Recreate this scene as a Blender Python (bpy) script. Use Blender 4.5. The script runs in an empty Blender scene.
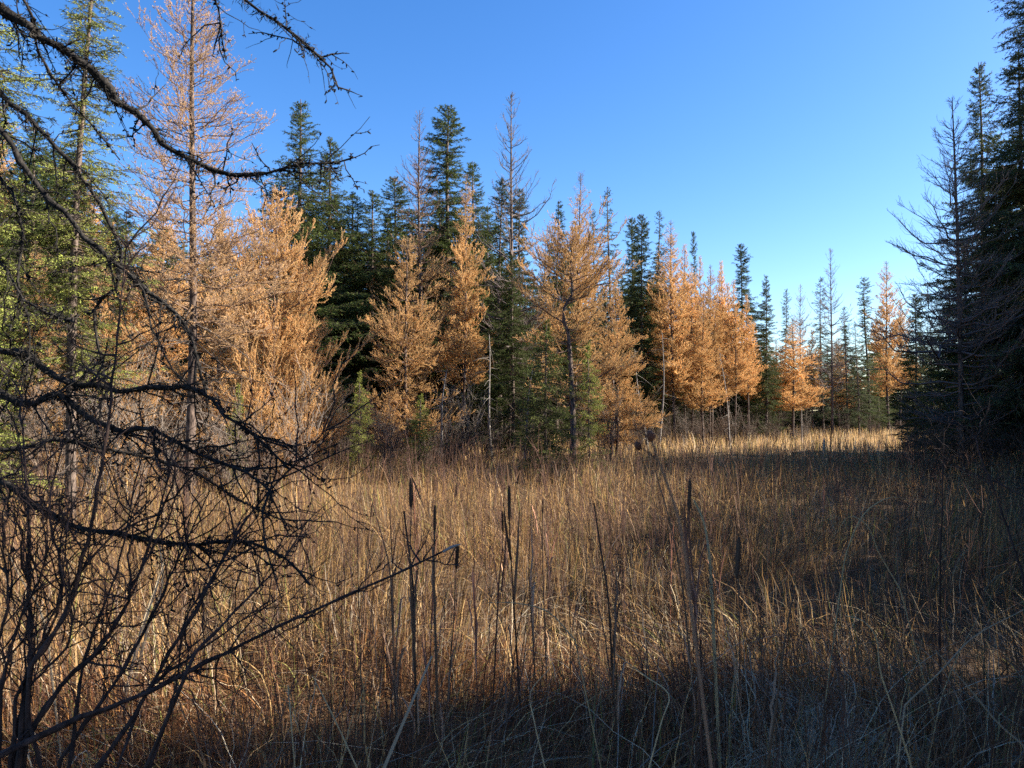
import bpy, math, random
import numpy as np

# ------------------------------------------------------------------ camera, sky, sun, exposure
S = bpy.context.scene
COL = S.collection
FPX = 739.0            # focal length in pixels at 1024 wide
CAM_H = 1.6
PITCH = math.radians(2.17)
cam_d = bpy.data.cameras.new("camera"); cam = bpy.data.objects.new("camera", cam_d); COL.objects.link(cam)
cam.location = (0, 0, CAM_H); cam.rotation_euler = (math.pi/2 + PITCH, 0, 0)
cam_d.sensor_width = 36; cam_d.lens = 36*FPX/1024
cam_d.clip_start = 0.05; cam_d.clip_end = 3000
cam_d.dof.use_dof = True; cam_d.dof.focus_distance = 14; cam_d.dof.aperture_fstop = 13
S.camera = cam
SUN_AZ, SUN_EL = 86.0, 31.0
W = bpy.data.worlds.new("World"); S.world = W; W.use_nodes = True
wn = W.node_tree.nodes; wl = W.node_tree.links
bg = wn["Background"]; bg.inputs["Strength"].default_value = 0.071
sky = wn.new("ShaderNodeTexSky"); sky.sky_type = 'NISHITA'; sky.sun_disc = False
sky.sun_elevation = math.radians(SUN_EL); sky.sun_rotation = math.radians(SUN_AZ)
sky.altitude = 300; sky.air_density = 1.0; sky.dust_density = 0.8; sky.ozone_density = 2.5
hs = wn.new("ShaderNodeHueSaturation"); hs.inputs["Saturation"].default_value = 1.32; hs.inputs["Hue"].default_value = .5085
wl.new(sky.outputs[0], hs.inputs["Color"]); wl.new(hs.outputs[0], bg.inputs["Color"])
sd = bpy.data.lights.new("sun", 'SUN'); sd.energy = 5.0; sd.angle = math.radians(0.5); sd.color = (1.0, 0.90, 0.76)
sun = bpy.data.objects.new("sun", sd); COL.objects.link(sun); sun.location = (60, 0, 50)
sun.rotation_euler = (math.radians(90-SUN_EL), 0, math.radians(180-SUN_AZ))
S.view_settings.view_transform = 'Standard'; S.view_settings.look = 'None'
S.view_settings.exposure = 2.0; S.view_settings.gamma = 1.0; S.view_settings.use_curve_mapping = False
S.render.engine = 'CYCLES'
cy = S.cycles
cy.max_bounces = 6; cy.diffuse_bounces = 4; cy.glossy_bounces = 2; cy.transmission_bounces = 3; cy.transparent_max_bounces = 4
cy.caustics_reflective = False; cy.caustics_refractive = False
cy.use_denoising = False
cy.use_adaptive_sampling = False

# ------------------------------------------------------------------ helpers
def ground(x, y):
    x = np.asarray(x, float); y = np.asarray(y, float)
    near = np.exp(-(x*x+y*y)/4.0)
    h = (0.05*np.sin(x*1.3+0.4*y)+0.05*np.sin(y*1.1-0.5*x+1.7)+0.04*np.sin(x*2.9+1)*np.sin(y*2.3)+0.10*np.sin(x*.21+2)*np.sin(y*.17+1))
    return h*(1-near)

def at(px, py, Y):
    """world point on the ray of a photo pixel at ground distance Y in front of the camera"""
    u = (px-512)/FPX; v = (384-py)/FPX
    yy = math.cos(PITCH)-math.sin(PITCH)*v; zz = math.sin(PITCH)+math.cos(PITCH)*v
    k = Y/yy
    return np.array([u*k, Y, CAM_H+zz*k])

def unit(a): return a/np.maximum(np.linalg.norm(a, axis=-1, keepdims=True), 1e-9)

class MB:
    """collects geometry; build() links ONE mesh object"""
    def __init__(s): s.v=[]; s.c=[]; s.f=[]; s.m=[]; s.n=0; s.sm=[]
    def add(s, V, F, col, mat=0, smooth=True):
        V = np.asarray(V, float).reshape(-1,3); F = np.asarray(F, int)
        col = np.asarray(col, float)
        if col.ndim == 1: col = np.broadcast_to(col, (len(V),3))
        s.v.append(V); s.c.append(col); s.f.append(F+s.n); s.m.append(np.full(len(F), mat)); s.sm.append(np.full(len(F), smooth)); s.n += len(V)
    def tubes(s, P, R, sides, col, mat=0):
        P = np.asarray(P, float); R = np.asarray(R, float)
        if P.ndim == 2: P = P[None]; R = R[None]
        N,K,_ = P.shape
        if N == 0: return
        T = unit(np.gradient(P, axis=1))
        main = unit(P[:,-1]-P[:,0])
        ref = np.where(np.abs(main[:,2:3])>.8, np.array([[1.,0,0]]), np.array([[0,0,1.]]))
        A = unit(np.cross(T, ref[:,None,:])); B = np.cross(T, A)
        th = np.arange(sides)*2*np.pi/sides
        V = P[:,:,None,:] + R[:,:,None,None]*(A[:,:,None,:]*np.cos(th)[None,None,:,None]+B[:,:,None,:]*np.sin(th)[None,None,:,None])
        idx = np.arange(N*K*sides).reshape(N,K,sides)
        a = idx[:,:-1,:]; b = np.roll(a,-1,axis=2); d = idx[:,1:,:]; c = np.roll(d,-1,axis=2)
        F = np.stack([a,b,c,d],-1).reshape(-1,4)
        col = np.asarray(col,float)
        if col.ndim == 2: col = np.repeat(col, K*sides, axis=0)
        s.add(V, F, col, mat)
    def ribbons(s, P, Wd, side, col, mat=0):
        N,K,_ = P.shape
        if N == 0: return
        off = side[:,None,:]*Wd[:,:,None]*.5
        V = np.stack([P-off, P+off], 2)
        idx = np.arange(N*K*2).reshape(N,K,2)
        F = np.stack([idx[:,:-1,0],idx[:,:-1,1],idx[:,1:,1],idx[:,1:,0]],-1).reshape(-1,4)
        col = np.asarray(col,float)
        if col.ndim == 2: col = np.repeat(col, K*2, axis=0)
        s.add(V, F, col, mat)
    def needles(s, B, D, L, Wd, rng, col, mat=0):
        N = len(B)
        if N == 0: return
        side = unit(np.cross(D, unit(rng.normal(size=(N,3)))))
        mid = B + D*(L*.35)[:,None]
        V = np.stack([B, mid-side*Wd[:,None]*.5, B+D*L[:,None], mid+side*Wd[:,None]*.5], 1)
        F = np.arange(N*4).reshape(N,4)
        col = np.asarray(col,float)
        if col.ndim == 2: col = np.repeat(col, 4, axis=0)
        s.add(V, F, col, mat, False)
    def blob(s, c, rx, rz, rng, col, mat=0, rough=.25, axis=None, seg=7, rings=5):
        th = np.linspace(0, np.pi, rings+2)[1:-1]; ph = np.arange(seg)*2*np.pi/seg
        ring = np.stack([np.outer(np.sin(th),np.cos(ph))*rx, np.outer(np.sin(th),np.sin(ph))*rx, np.outer(np.cos(th),np.ones(seg))*rz],-1)
        ring = ring*(1+rng.uniform(-rough,rough,ring.shape[:2]))[...,None]
        V = np.concatenate([ring.reshape(-1,3), [[0,0,rz]], [[0,0,-rz]]])
        if axis is not None:
            z = unit(np.asarray(axis,float)); x = unit(np.cross(z,[.3,.9,.1])); y = np.cross(z,x)
            V = V[:,:1]*x+V[:,1:2]*y+V[:,2:]*z
        F = []
        for i in range(rings-1):
            for j in range(seg): F.append([i*seg+j, (i+1)*seg+j, (i+1)*seg+(j+1)%seg, i*seg+(j+1)%seg])
        t, b = rings*seg, rings*seg+1
        for j in range(seg):
            F.append([t, j, (j+1)%seg, (j+1)%seg]); F.append([b, (rings-1)*seg+(j+1)%seg, (rings-1)*seg+j, (rings-1)*seg+j])
        F = np.array(F)
        tri = F[:,2]==F[:,3]
        n0 = s.n
        s.add(V+np.asarray(c), F[~tri], col, mat)
        s.f.append(F[tri][:,:3]+n0); s.m.append(np.full(tri.sum(), mat)); s.sm.append(np.full(tri.sum(), True))
    def mesh(s, name, mats):
        V = np.concatenate(s.v); C = np.concatenate(s.c)
        me = bpy.data.meshes.new(name)
        me.vertices.add(len(V)); me.vertices.foreach_set("co", V.astype(np.float32).ravel())
        loops = np.concatenate([f.ravel() for f in s.f]); sizes = np.concatenate([np.full(len(f), f.shape[1]) for f in s.f])
        me.loops.add(len(loops)); me.loops.foreach_set("vertex_index", loops.astype(np.int32))
        me.polygons.add(len(sizes)); me.polygons.foreach_set("loop_start", (np.cumsum(sizes)-sizes).astype(np.int32))
        me.polygons.foreach_set("material_index", np.concatenate(s.m).astype(np.int32))
        me.polygons.foreach_set("use_smooth", np.concatenate(s.sm).astype(bool))
        at_ = me.attributes.new("Col", 'FLOAT_COLOR', 'POINT')
        at_.data.foreach_set("color", np.concatenate([C, np.ones((len(C),1))],1).astype(np.float32).ravel())
        for m in mats: me.materials.append(m)
        me.update(calc_edges=True)
        return me
    def build(s, name, mats, parent=None):
        o = bpy.data.objects.new(name, s.mesh(name, mats)); COL.objects.link(o)
        if parent: o.parent = parent
        return o

def tag(o, label=None, cat=None, group=None, kind=None):
    for k, v in (("label",label),("category",cat),("group",group),("kind",kind)):
        if v: o[k] = v
    return o
def empty(name, loc=(0,0,0), rz=0):
    o = bpy.data.objects.new(name, None); COL.objects.link(o); o.location = loc; o.rotation_euler.z = rz
    o.empty_display_size = .2
    return o
def copy_tree(o, parent=None):
    c = o.copy(); COL.objects.link(c)
    if parent: c.parent = parent
    for ch in list(o.children): copy_tree(ch, c)
    return c

# ------------------------------------------------------------------ materials
def mat_leaf(name, transl=.3, rough=.6, tint=(1,1,1), noise=.25, nscale=1.5):
    m = bpy.data.materials.new(name); m.use_nodes = True; n = m.node_tree.nodes; l = m.node_tree.links
    n.clear(); out = n.new("ShaderNodeOutputMaterial")
    a = n.new("ShaderNodeAttribute"); a.attribute_name = "Col"
    tc = n.new("ShaderNodeTexCoord"); nz = n.new("ShaderNodeTexNoise"); nz.inputs["Scale"].default_value = nscale; nz.inputs["Detail"].default_value = 2
    l.new(tc.outputs["Object"], nz.inputs["Vector"])
    mr = n.new("ShaderNodeMapRange"); mr.inputs[1].default_value = .3; mr.inputs[2].default_value = .7
    mr.inputs[3].default_value = 1-noise; mr.inputs[4].default_value = 1+noise
    l.new(nz.outputs[0], mr.inputs[0])
    oi = n.new("ShaderNodeObjectInfo"); mr2 = n.new("ShaderNodeMapRange"); mr2.inputs[3].default_value = .82; mr2.inputs[4].default_value = 1.15
    l.new(oi.outputs["Random"], mr2.inputs[0])
    mu = n.new("ShaderNodeMath"); mu.operation='MULTIPLY'; l.new(mr.outputs[0], mu.inputs[0]); l.new(mr2.outputs[0], mu.inputs[1])
    vm = n.new("ShaderNodeVectorMath"); vm.operation='SCALE'; l.new(a.outputs["Color"], vm.inputs[0]); l.new(mu.outputs[0], vm.inputs["Scale"])
    p = n.new("ShaderNodeBsdfPrincipled"); p.inputs["Roughness"].default_value = rough; p.inputs["Specular IOR Level"].default_value = .06
    l.new(vm.outputs[0], p.inputs["Base Color"])
    if transl > 0:
        t = n.new("ShaderNodeBsdfTranslucent"); mx = n.new("ShaderNodeMixShader"); mx.inputs[0].default_value = transl
        l.new(vm.outputs[0], t.inputs["Color"]); l.new(p.outputs[0], mx.inputs[1]); l.new(t.outputs[0], mx.inputs[2]); l.new(mx.outputs[0], out.inputs[0])
    else: l.new(p.outputs[0], out.inputs[0])
    return m
def mat_bark(name, c1, c2, scale=30, bump=.6):
    m = bpy.data.materials.new(name); m.use_nodes = True; n = m.node_tree.nodes; l = m.node_tree.links
    p = n["Principled BSDF"]; p.inputs["Roughness"].default_value = .85; p.inputs["Specular IOR Level"].default_value = .2
    tc = n.new("ShaderNodeTexCoord"); mp = n.new("ShaderNodeMapping"); mp.inputs["Scale"].default_value = (1,1,.35)
    nz = n.new("ShaderNodeTexNoise"); nz.inputs["Scale"].default_value = scale; nz.inputs["Detail"].default_value = 5; nz.inputs["Roughness"].default_value = .65
    l.new(tc.outputs["Object"], mp.inputs[0]); l.new(mp.outputs[0], nz.inputs["Vector"])
    cr = n.new("ShaderNodeValToRGB"); cr.color_ramp.elements[0].position = .38; cr.color_ramp.elements[1].position = .66
    cr.color_ramp.elements[0].color = (*c1,1); cr.color_ramp.elements[1].color = (*c2,1)
    l.new(nz.outputs[0], cr.inputs[0]); l.new(cr.outputs[0], p.inputs["Base Color"])
    b = n.new("ShaderNodeBump"); b.inputs["Strength"].default_value = bump; b.inputs["Distance"].default_value = .01
    l.new(nz.outputs[0], b.inputs["Height"]); l.new(b.outputs[0], p.inputs["Normal"])
    return m
M_BARK = mat_bark("scaly_bark", (.045,.034,.028), (.17,.13,.105))
M_LARCHBARK = mat_bark("larch_bark", (.022,.015,.013), (.17,.125,.10), 22, 1.0)
M_DEAD = mat_bark("lichened_dead_bark", (.007,.006,.0055), (.035,.031,.027), 45, 1.0)
M_STEM = mat_bark("shrub_stem_bark", (.022,.014,.012), (.07,.045,.038), 40, .4)
M_TWIG = mat_leaf("bare_twig", 0, .8)
M_SPRUCE = mat_leaf("spruce_needles", .18, .55, noise=.3, nscale=1.2)
M_LARCH = mat_leaf("larch_needles", .35, .65, noise=.2, nscale=1.0)
M_GRASS = mat_leaf("dry_grass", .3, .6, noise=.15, nscale=.8)
M_REED = mat_leaf("dry_reed", .2, .6, noise=.1, nscale=6)

def mat_ground():
    m = bpy.data.materials.new("peat_and_litter"); m.use_nodes = True; n = m.node_tree.nodes; l = m.node_tree.links
    p = n["Principled BSDF"]; p.inputs["Roughness"].default_value = .95; p.inputs["Specular IOR Level"].default_value = .1
    tc = n.new("ShaderNodeTexCoord"); nz = n.new("ShaderNodeTexNoise"); nz.inputs["Scale"].default_value = 9; nz.inputs["Detail"].default_value = 8; nz.inputs["Roughness"].default_value=.7
    nb = n.new("ShaderNodeTexNoise"); nb.inputs["Scale"].default_value = .25; nb.inputs["Detail"].default_value = 3
    l.new(tc.outputs["Object"], nz.inputs["Vector"]); l.new(tc.outputs["Object"], nb.inputs["Vector"])
    cr = n.new("ShaderNodeValToRGB"); e = cr.color_ramp.elements
    e[0].position=.35; e[0].color=(.022,.016,.012,1); e[1].position=.7; e[1].color=(.17,.11,.06,1)
    ad = n.new("ShaderNodeMath"); ad.operation='MULTIPLY_ADD'; ad.inputs[1].default_value=.4; l.new(nb.outputs[0], ad.inputs[0])
    sc = n.new("ShaderNodeMath"); sc.operation='MULTIPLY'; sc.inputs[1].default_value=.7; l.new(nz.outputs[0], sc.inputs[0]); l.new(sc.outputs[0], ad.inputs[2])
    l.new(ad.outputs[0], cr.inputs[0]); l.new(cr.outputs[0], p.inputs["Base Color"])
    b = n.new("ShaderNodeBump"); b.inputs["Distance"].default_value=.05; l.new(nz.outputs[0], b.inputs["Height"]); l.new(b.outputs[0], p.inputs["Normal"])
    return m

# ------------------------------------------------------------------ ground: one sheet to the horizon
def build_ground():
    r = np.concatenate([[.15], np.geomspace(.3, 1500, 110)]); na = 180
    a = np.arange(na)*2*np.pi/na
    X = np.outer(r, np.sin(a)); Y = np.outer(r, np.cos(a)); Z = ground(X, Y)*np.clip((220-r)/100,0,1)[:,None]
    V = np.stack([X,Y,Z],-1).reshape(-1,3)
    idx = np.arange(len(r)*na).reshape(len(r),na)
    F = np.stack([idx[:-1], np.roll(idx[:-1],-1,1), np.roll(idx[1:],-1,1), idx[1:]],-1).reshape(-1,4)[:, ::-1]
    mb = MB(); mb.add(V, F, (.1,.07,.04))
    V0 = np.array([[0,0,0.]]); n0 = mb.n
    mb.v.append(V0); mb.c.append(np.array([[.1,.07,.04]])); mb.n += 1
    cen = np.stack([np.full(na,n0), np.roll(idx[0],-1), idx[0]],-1)
    mb.f.append(cen); mb.m.append(np.zeros(na)); mb.sm.append(np.full(na,True))
    return tag(mb.build("ground", [mat_ground()]), kind="structure")
build_ground()

# ------------------------------------------------------------------ tree prototypes
def interp(P, bi, s):
    K = P.shape[1]; x = np.clip(s,0,1)*(K-1); i = np.minimum(x.astype(int), K-2); f = (x-i)[:,None]
    return P[bi,i]*(1-f)+P[bi,i+1]*f, unit(P[bi,i+1]-P[bi,i])

def trunk_curve(H, rng, wob=.012, K=14, bends=None):
    t = np.linspace(0,1,K)
    if bends is not None:
        bt = [b[0] for b in bends]
        x = np.interp(t, bt, [b[1] for b in bends]); y = np.interp(t, bt, [b[2] for b in bends])
    else:
        ph = rng.uniform(0,6.28,4); x = H*wob*(np.sin(t*4+ph[0])-np.sin(ph[0]))*.5; y = H*wob*(np.sin(t*5+ph[1])-np.sin(ph[1]))*.5
    return np.stack([x,y,t*H],-1)
def trunk_at(C, z):
    return np.stack([np.interp(z, C[:,2], C[:,0]), np.interp(z, C[:,2], C[:,1]), z], -1)

def make_trunk(C, r0, rng, mat, parent, r1=.01, sides=9, stubs=0, stub_z=(0.05,.4), stub_l=.5, twigcol=(.09,.075,.065)):
    mb = MB(); t = np.linspace(0,1,len(C))
    R = r0*(1-t)**.85*(.9+.1*rng.uniform(size=len(C)))+r1*t
    R[0] *= 1.25
    P = C.copy(); P[0,2] -= .15
    mb.tubes(P, R, sides, (.1,.08,.07), 0)
    if stubs:
        H = C[-1,2]; z = rng.uniform(*stub_z, stubs)*H; b = trunk_at(C, z); az = rng.uniform(0,6.28,stubs)
        L = stub_l*rng.uniform(.3,1,stubs); k = np.linspace(0,1,4)
        d = np.stack([np.cos(az),np.sin(az),rng.uniform(-.45,.15,stubs)],-1)
        PP = b[:,None,:]+d[:,None,:]*(L[:,None]*k)[:,:,None]; PP[:,:,2] -= (L[:,None]*k**2)*.25
        mb.tubes(PP, (.008+.004*rng.uniform(size=stubs))[:,None]*(1-.75*k), 4, twigcol, 1)
        # fine dead twigs on the stubs
        n = stubs*5; bi = rng.integers(0,stubs,n); q,dd = interp(PP,bi,rng.uniform(.3,1,n))
        e = unit(dd+rng.normal(size=(n,3))*.8); ll = rng.uniform(.06,.22,n)
        PQ = q[:,None,:]+e[:,None,:]*(ll[:,None]*np.linspace(0,1,3))[:,:,None]
        mb.tubes(PQ, np.full((n,1),.0035)*np.array([[1,.8,.5]]), 3, twigcol, 1)
    return mb.build("trunk", [mat, M_TWIG], parent)

def make_spruce(seed, H, R, prof, t0=.08, whorl=.2, nb=6, r0=.12, dens=34, nl=.06, nw=.017, fill=1., droop=.35, gaps=.12,
                c1=(.034,.058,.020), c2=(.115,.145,.038), stubs=25):
    rng = np.random.default_rng(seed)
    root = empty("spruce_tree"); C = trunk_curve(H, rng)
    make_trunk(C, r0, rng, M_BARK, root, stubs=stubs, stub_z=(.03,max(.12,t0+.25)), stub_l=R*.7)
    zs=[]; z=t0*H
    while z < H*.985:
        t=z/H; k = max(3,int(nb*rng.uniform(.7,1.3)))
        zs += list(z+rng.uniform(-.08,.08,k)); z += whorl*(1-.45*t)*rng.uniform(.7,1.3)
    z=np.array(zs); t=z/H; n=len(z)
    lobes = 1+.22*np.sin(rng.uniform(0,6)+z*rng.uniform(1.5,2.5))
    az = rng.uniform(0,6.283,n)
    L = R*prof(t)*rng.uniform(.55,1.15,n)*lobes*(1+.18*np.cos(az-rng.uniform(0,6)))
    L = np.where(rng.uniform(size=n)<gaps, L*.4, L); L=np.maximum(L,.07)
    K=6; s=np.linspace(0,1,K)
    a = np.interp(t,[0,.5,.85,.95,1],[-droop*1.3,-droop,-.05,.45,1.4])+rng.normal(size=n)*.12
    b = np.interp(t,[0,.6,1],[droop*.8,droop*.5,.2])
    d = np.stack([np.cos(az),np.sin(az),np.zeros(n)],-1)
    P = trunk_at(C,z)[:,None,:]+d[:,None,:]*(L[:,None]*s)[:,:,None]
    P[:,:,2] += L[:,None]*(a[:,None]*s+b[:,None]*s**2.2)
    P[:,1:] += rng.normal(size=(n,K-1,3))*.02*L[:,None,None]
    mb=MB()
    mb.tubes(P, (.004+.009*L[:,None])*(1-.8*s), 4, (.075,.06,.05), 1)
    cnt = np.maximum(3,(L*17*fill).astype(int)); bi=np.repeat(np.arange(n),cnt); m=len(bi)
    sb = rng.uniform(.12,1,m)**.8
    q,dd = interp(P,bi,sb)
    side = unit(np.cross(dd,[0,0,1.]))*np.where(rng.uniform(size=m)<.5,-1,1)[:,None]
    e = unit(dd*rng.uniform(.4,.9,m)[:,None]+side*rng.uniform(.35,1,m)[:,None]+np.stack([np.zeros(m),np.zeros(m),rng.uniform(-.65,.12,m)],-1))
    bl = (.07+.3*L[bi]*(1.1-sb))*rng.uniform(.6,1.2,m); bl=np.minimum(bl,.42)
    k3=np.linspace(0,1,3)
    Q = q[:,None,:]+e[:,None,:]*(bl[:,None]*k3)[:,:,None]; Q[:,:,2]-= .12*bl[:,None]*k3**2
    mb.tubes(Q, np.full((m,1),.0035)*np.array([[1,.8,.5]]), 3, (.08,.06,.045), 1)
    # needles along branchlets and branch ends
    nc = np.maximum(3,(bl*dens).astype(int)); ni=np.repeat(np.arange(m),nc); N=len(ni)
    b0,e0 = interp(Q,ni,rng.uniform(0,1.0,N))
    D = unit(e0*rng.uniform(.35,1,N)[:,None]+unit(rng.normal(size=(N,3)))*.75)
    tone = rng.uniform(size=m)[ni]*.7+rng.uniform(size=N)*.3
    brown = (rng.uniform(size=m)<.03)[ni]
    col = np.array(c1)*(1-tone)[:,None]+np.array(c2)*tone[:,None]
    col = np.where(brown[:,None], np.array([.12,.075,.04]), col)
    mb.needles(b0,D,nl*rng.uniform(.6,1.25,N),nw*rng.uniform(.7,1.3,N),rng,col,0)
    nn=n*int(14*fill); ni=rng.integers(0,n,nn); b0,e0=interp(P,ni,rng.uniform(.35,1,nn))
    D=unit(e0*.6+unit(rng.normal(size=(nn,3)))*.7); tone=rng.uniform(size=nn)
    mb.needles(b0,D,nl*rng.uniform(.6,1.2,nn),nw*rng.uniform(.7,1.3,nn),rng,np.array(c1)*(1-tone)[:,None]+np.array(c2)*tone[:,None],0)
    mb.build("crown",[M_SPRUCE,M_TWIG],root)
    root["H"]=H
    return root

def make_larch(seed, H, R, leaf, prof=None, t0=.12, nbr=11, r0=.12, twd=13, tuft=55, nl=.028, nw=.0065, up=.25, bends=None, stubs=30,
               c1=(.50,.295,.12), c2=(.84,.585,.28), twc=(.20,.135,.105), extra=None, thick=1., open_front=False):
    rng=np.random.default_rng(seed)
    root=empty("larch_tree"); C=trunk_curve(H,rng,bends=bends,K=20 if bends is not None else 14)
    make_trunk(C,r0,rng,M_LARCHBARK,root,stubs=stubs,stub_z=(.03,max(.15,t0+.12)),stub_l=R*.6)
    n=int(H*nbr); t=np.clip(np.sort(rng.uniform(t0,.99,n)),0,.99); z=t*H
    if prof is None: prof=lambda t: np.clip((1-t)/(1-.28),0,1)**.85*np.clip((t-t0)/.16+.55,0,1)
    az=np.arange(n)*2.4+rng.normal(size=n)*.5
    if open_front:          # few limbs towards -y, as on a tree grown against its neighbours
        f=np.abs((az+np.pi/2+np.pi)%(2*np.pi)-np.pi); az=np.where((f<1.1)&(t<.78)&(rng.uniform(size=n)<.9),az+np.pi*.75,az)
    L=np.maximum(R*prof(t)*rng.uniform(.45,1.15,n)*(1+.2*np.sin(z*1.9+seed)),.1)
    K=6; s=np.linspace(0,1,K)
    a=np.interp(t,[0,.5,1],[-.18,.0,.75])+rng.normal(size=n)*.15; b=np.interp(t,[0,1],[up*1.2,up])*rng.uniform(.4,1.4,n)
    d=np.stack([np.cos(az),np.sin(az),np.zeros(n)],-1)
    P=trunk_at(C,z)[:,None,:]+d[:,None,:]*(L[:,None]*s)[:,:,None]; P[:,:,2]+=L[:,None]*(a[:,None]*s+b[:,None]*s**2)
    P[:,1:]+=rng.normal(size=(n,K-1,3))*.035*L[:,None,None]
    if extra is not None:      # single long side limbs
        for (ez,eaz,eL,ea) in extra:
            e=np.array([math.cos(eaz),math.sin(eaz),0]); q=trunk_at(C,np.array([ez*H]))[0]
            pp=q+e*(eL*s)[:,None]+np.outer(eL*(ea*s+.15*s**2),[0,0,1]); pp[1:]+=rng.normal(size=(K-1,3))*.03*eL
            P=np.concatenate([P,pp[None]]); L=np.append(L,eL); t=np.append(t,ez); n+=1
    mb=MB()
    mb.tubes(P,thick*(.0045+.0085*L[:,None])*(1-.8*s),4,np.array(twc)*.8,1)
    cnt=np.maximum(3,(L*twd).astype(int)); bi=np.repeat(np.arange(n),cnt); m=len(bi); sb=rng.uniform(.1,1,m)
    q,dd=interp(P,bi,sb)
    side=unit(np.cross(dd,[0,0,1.]))*np.where(rng.uniform(size=m)<.5,-1,1)[:,None]
    e=unit(dd*rng.uniform(.5,1.1,m)[:,None]+side*rng.uniform(.15,.8,m)[:,None]+np.stack([np.zeros(m),np.zeros(m),rng.uniform(-.25,.95,m)],-1))
    tl=np.minimum((.12+.30*L[bi]*(1.1-sb))*rng.uniform(.5,1.5,m),.75)
    k4=np.linspace(0,1,4)
    Q=q[:,None,:]+e[:,None,:]*(tl[:,None]*k4)[:,:,None]; Q[:,:,2]+=.18*tl[:,None]*k4**2
    Q[:,1:]+=rng.normal(size=(m,3,3))*.05*tl[:,None,None]
    mb.tubes(Q,thick*np.full((m,1),.0042)*np.array([[1,.85,.7,.4]]),3,np.array(twc)*rng.uniform(.7,1.3,(m,1)),1)
    # twiglets
    w=m; wi=rng.integers(0,m,w); qq,ee=interp(Q,wi,rng.uniform(.2,1,w)); e2=unit(ee+rng.normal(size=(w,3))*.7); wl_=rng.uniform(.04,.13,w)
    Q2=qq[:,None,:]+e2[:,None,:]*(wl_[:,None]*k3_)[:,:,None]
    mb.tubes(Q2,thick*np.full((w,1),.003)*np.array([[1,.8,.5]]),3,np.array(twc)*rng.uniform(.7,1.3,(w,1)),1)
    lf=leaf(t[bi])*rng.uniform(.55,1.35,m)
    nc=(tl*tuft*lf+rng.uniform(size=m)).astype(int); ti=np.repeat(np.arange(m),nc); b0,e0=interp(Q,ti,rng.uniform(0.05,1,len(ti)))
    lf2=leaf(t[bi[wi]]); nc2=(wl_*tuft*1.3*lf2+rng.uniform(size=w)).astype(int); ti2=np.repeat(np.arange(w),nc2); b1,e1=interp(Q2,ti2,rng.uniform(0,1,len(ti2)))
    B=np.concatenate([b0,b1]); tn=np.concatenate([rng.uniform(size=m)[ti],rng.uniform(size=w)[ti2]])
    rep=4; B=np.repeat(B,rep,0); tn=np.repeat(tn,rep)*.6+rng.uniform(size=len(B))*.4; N=len(B)
    if N:
        D=unit(np.repeat(np.concatenate([e0,e1]),rep,0)*.75+rng.normal(size=(N,3))*.5+np.array([0,0,.15]))
        mb.needles(B,D,nl*rng.uniform(.6,1.2,N),nw*rng.uniform(.7,1.3,N),rng,np.array(c1)*(1-tn)[:,None]+np.array(c2)*tn[:,None],0)
    mb.build("crown",[M_LARCH,M_TWIG],root)
    root["H"]=H
    return root
k3_=np.linspace(0,1,3)

cone=lambda t: np.clip(1-t,0,1)**.85*np.clip(.55+t*2.2,0,1)
narrow=lambda t: np.clip(1-t,0,1)**.72*np.clip(.45+t*2.2,0,1)*(1-.2*np.exp(-((t-.74)/.08)**2))+.015
def clubp(t): return np.clip(1-t,0,1)**.45*(.75-.35*np.exp(-((t-.7)/.12)**2))+.22*np.exp(-((t-.93)/.04)**2)

PROTO={}
PROTO['spruce_full']=[make_spruce(11,12,3.3,cone,r0=.13,dens=58,fill=1.6), make_spruce(12,12,3.0,cone,r0=.13,gaps=.2,dens=58,fill=1.6)]
PROTO['spruce_narrow']=[make_spruce(21,12,2.3,narrow,r0=.11,gaps=.2,whorl=.17,dens=62,fill=1.7), make_spruce(22,12,2.05,narrow,r0=.10,gaps=.25,whorl=.17,dens=62,fill=1.7), make_spruce(23,12,2.5,narrow,r0=.11,t0=.12,gaps=.3,dens=50,fill=1.2)]
PROTO['spruce_club']=[make_spruce(31,12,1.15,clubp,r0=.09,t0=.2,gaps=.3,nb=6,dens=60,fill=1.5), make_spruce(32,12,1.3,clubp,r0=.09,t0=.12,gaps=.25,nb=6,dens=60,fill=1.5)]
PROTO['spruce_thin']=[make_spruce(35,12,2.4,narrow,r0=.10,t0=.14,gaps=.35,whorl=.27,nb=5,dens=45,fill=1.2,c1=(.04,.065,.03),c2=(.105,.14,.055)), make_spruce(36,12,2.2,narrow,r0=.10,t0=.2,gaps=.35,whorl=.28,nb=5,dens=45,fill=1.2,c1=(.04,.062,.03),c2=(.095,.125,.05))]
PROTO['spruce_young']=[make_spruce(41,4,1.25,cone,t0=.03,r0=.04,whorl=.12,nl=.05,nw=.013,fill=1.6,dens=50,c1=(.06,.09,.025),c2=(.18,.21,.05),stubs=0), make_spruce(42,4,1.1,cone,t0=.04,r0=.04,whorl=.14,nl=.05,nw=.013,fill=1.5,dens=45,c1=(.11,.14,.03),c2=(.30,.32,.065),stubs=0)]
PROTO['spruce_near']=[make_spruce(51,11,1.75,narrow,t0=.1,r0=.085,whorl=.16,nb=7,dens=95,nl=.036,nw=.0085,fill=1.6,gaps=.25,c1=(.13,.16,.04),c2=(.36,.40,.09),stubs=60), make_spruce(53,11,1.25,narrow,t0=.27,r0=.075,whorl=.16,nb=7,dens=95,nl=.036,nw=.0085,fill=1.6,gaps=.3,c1=(.10,.13,.035),c2=(.32,.35,.08),stubs=110)]
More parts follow.
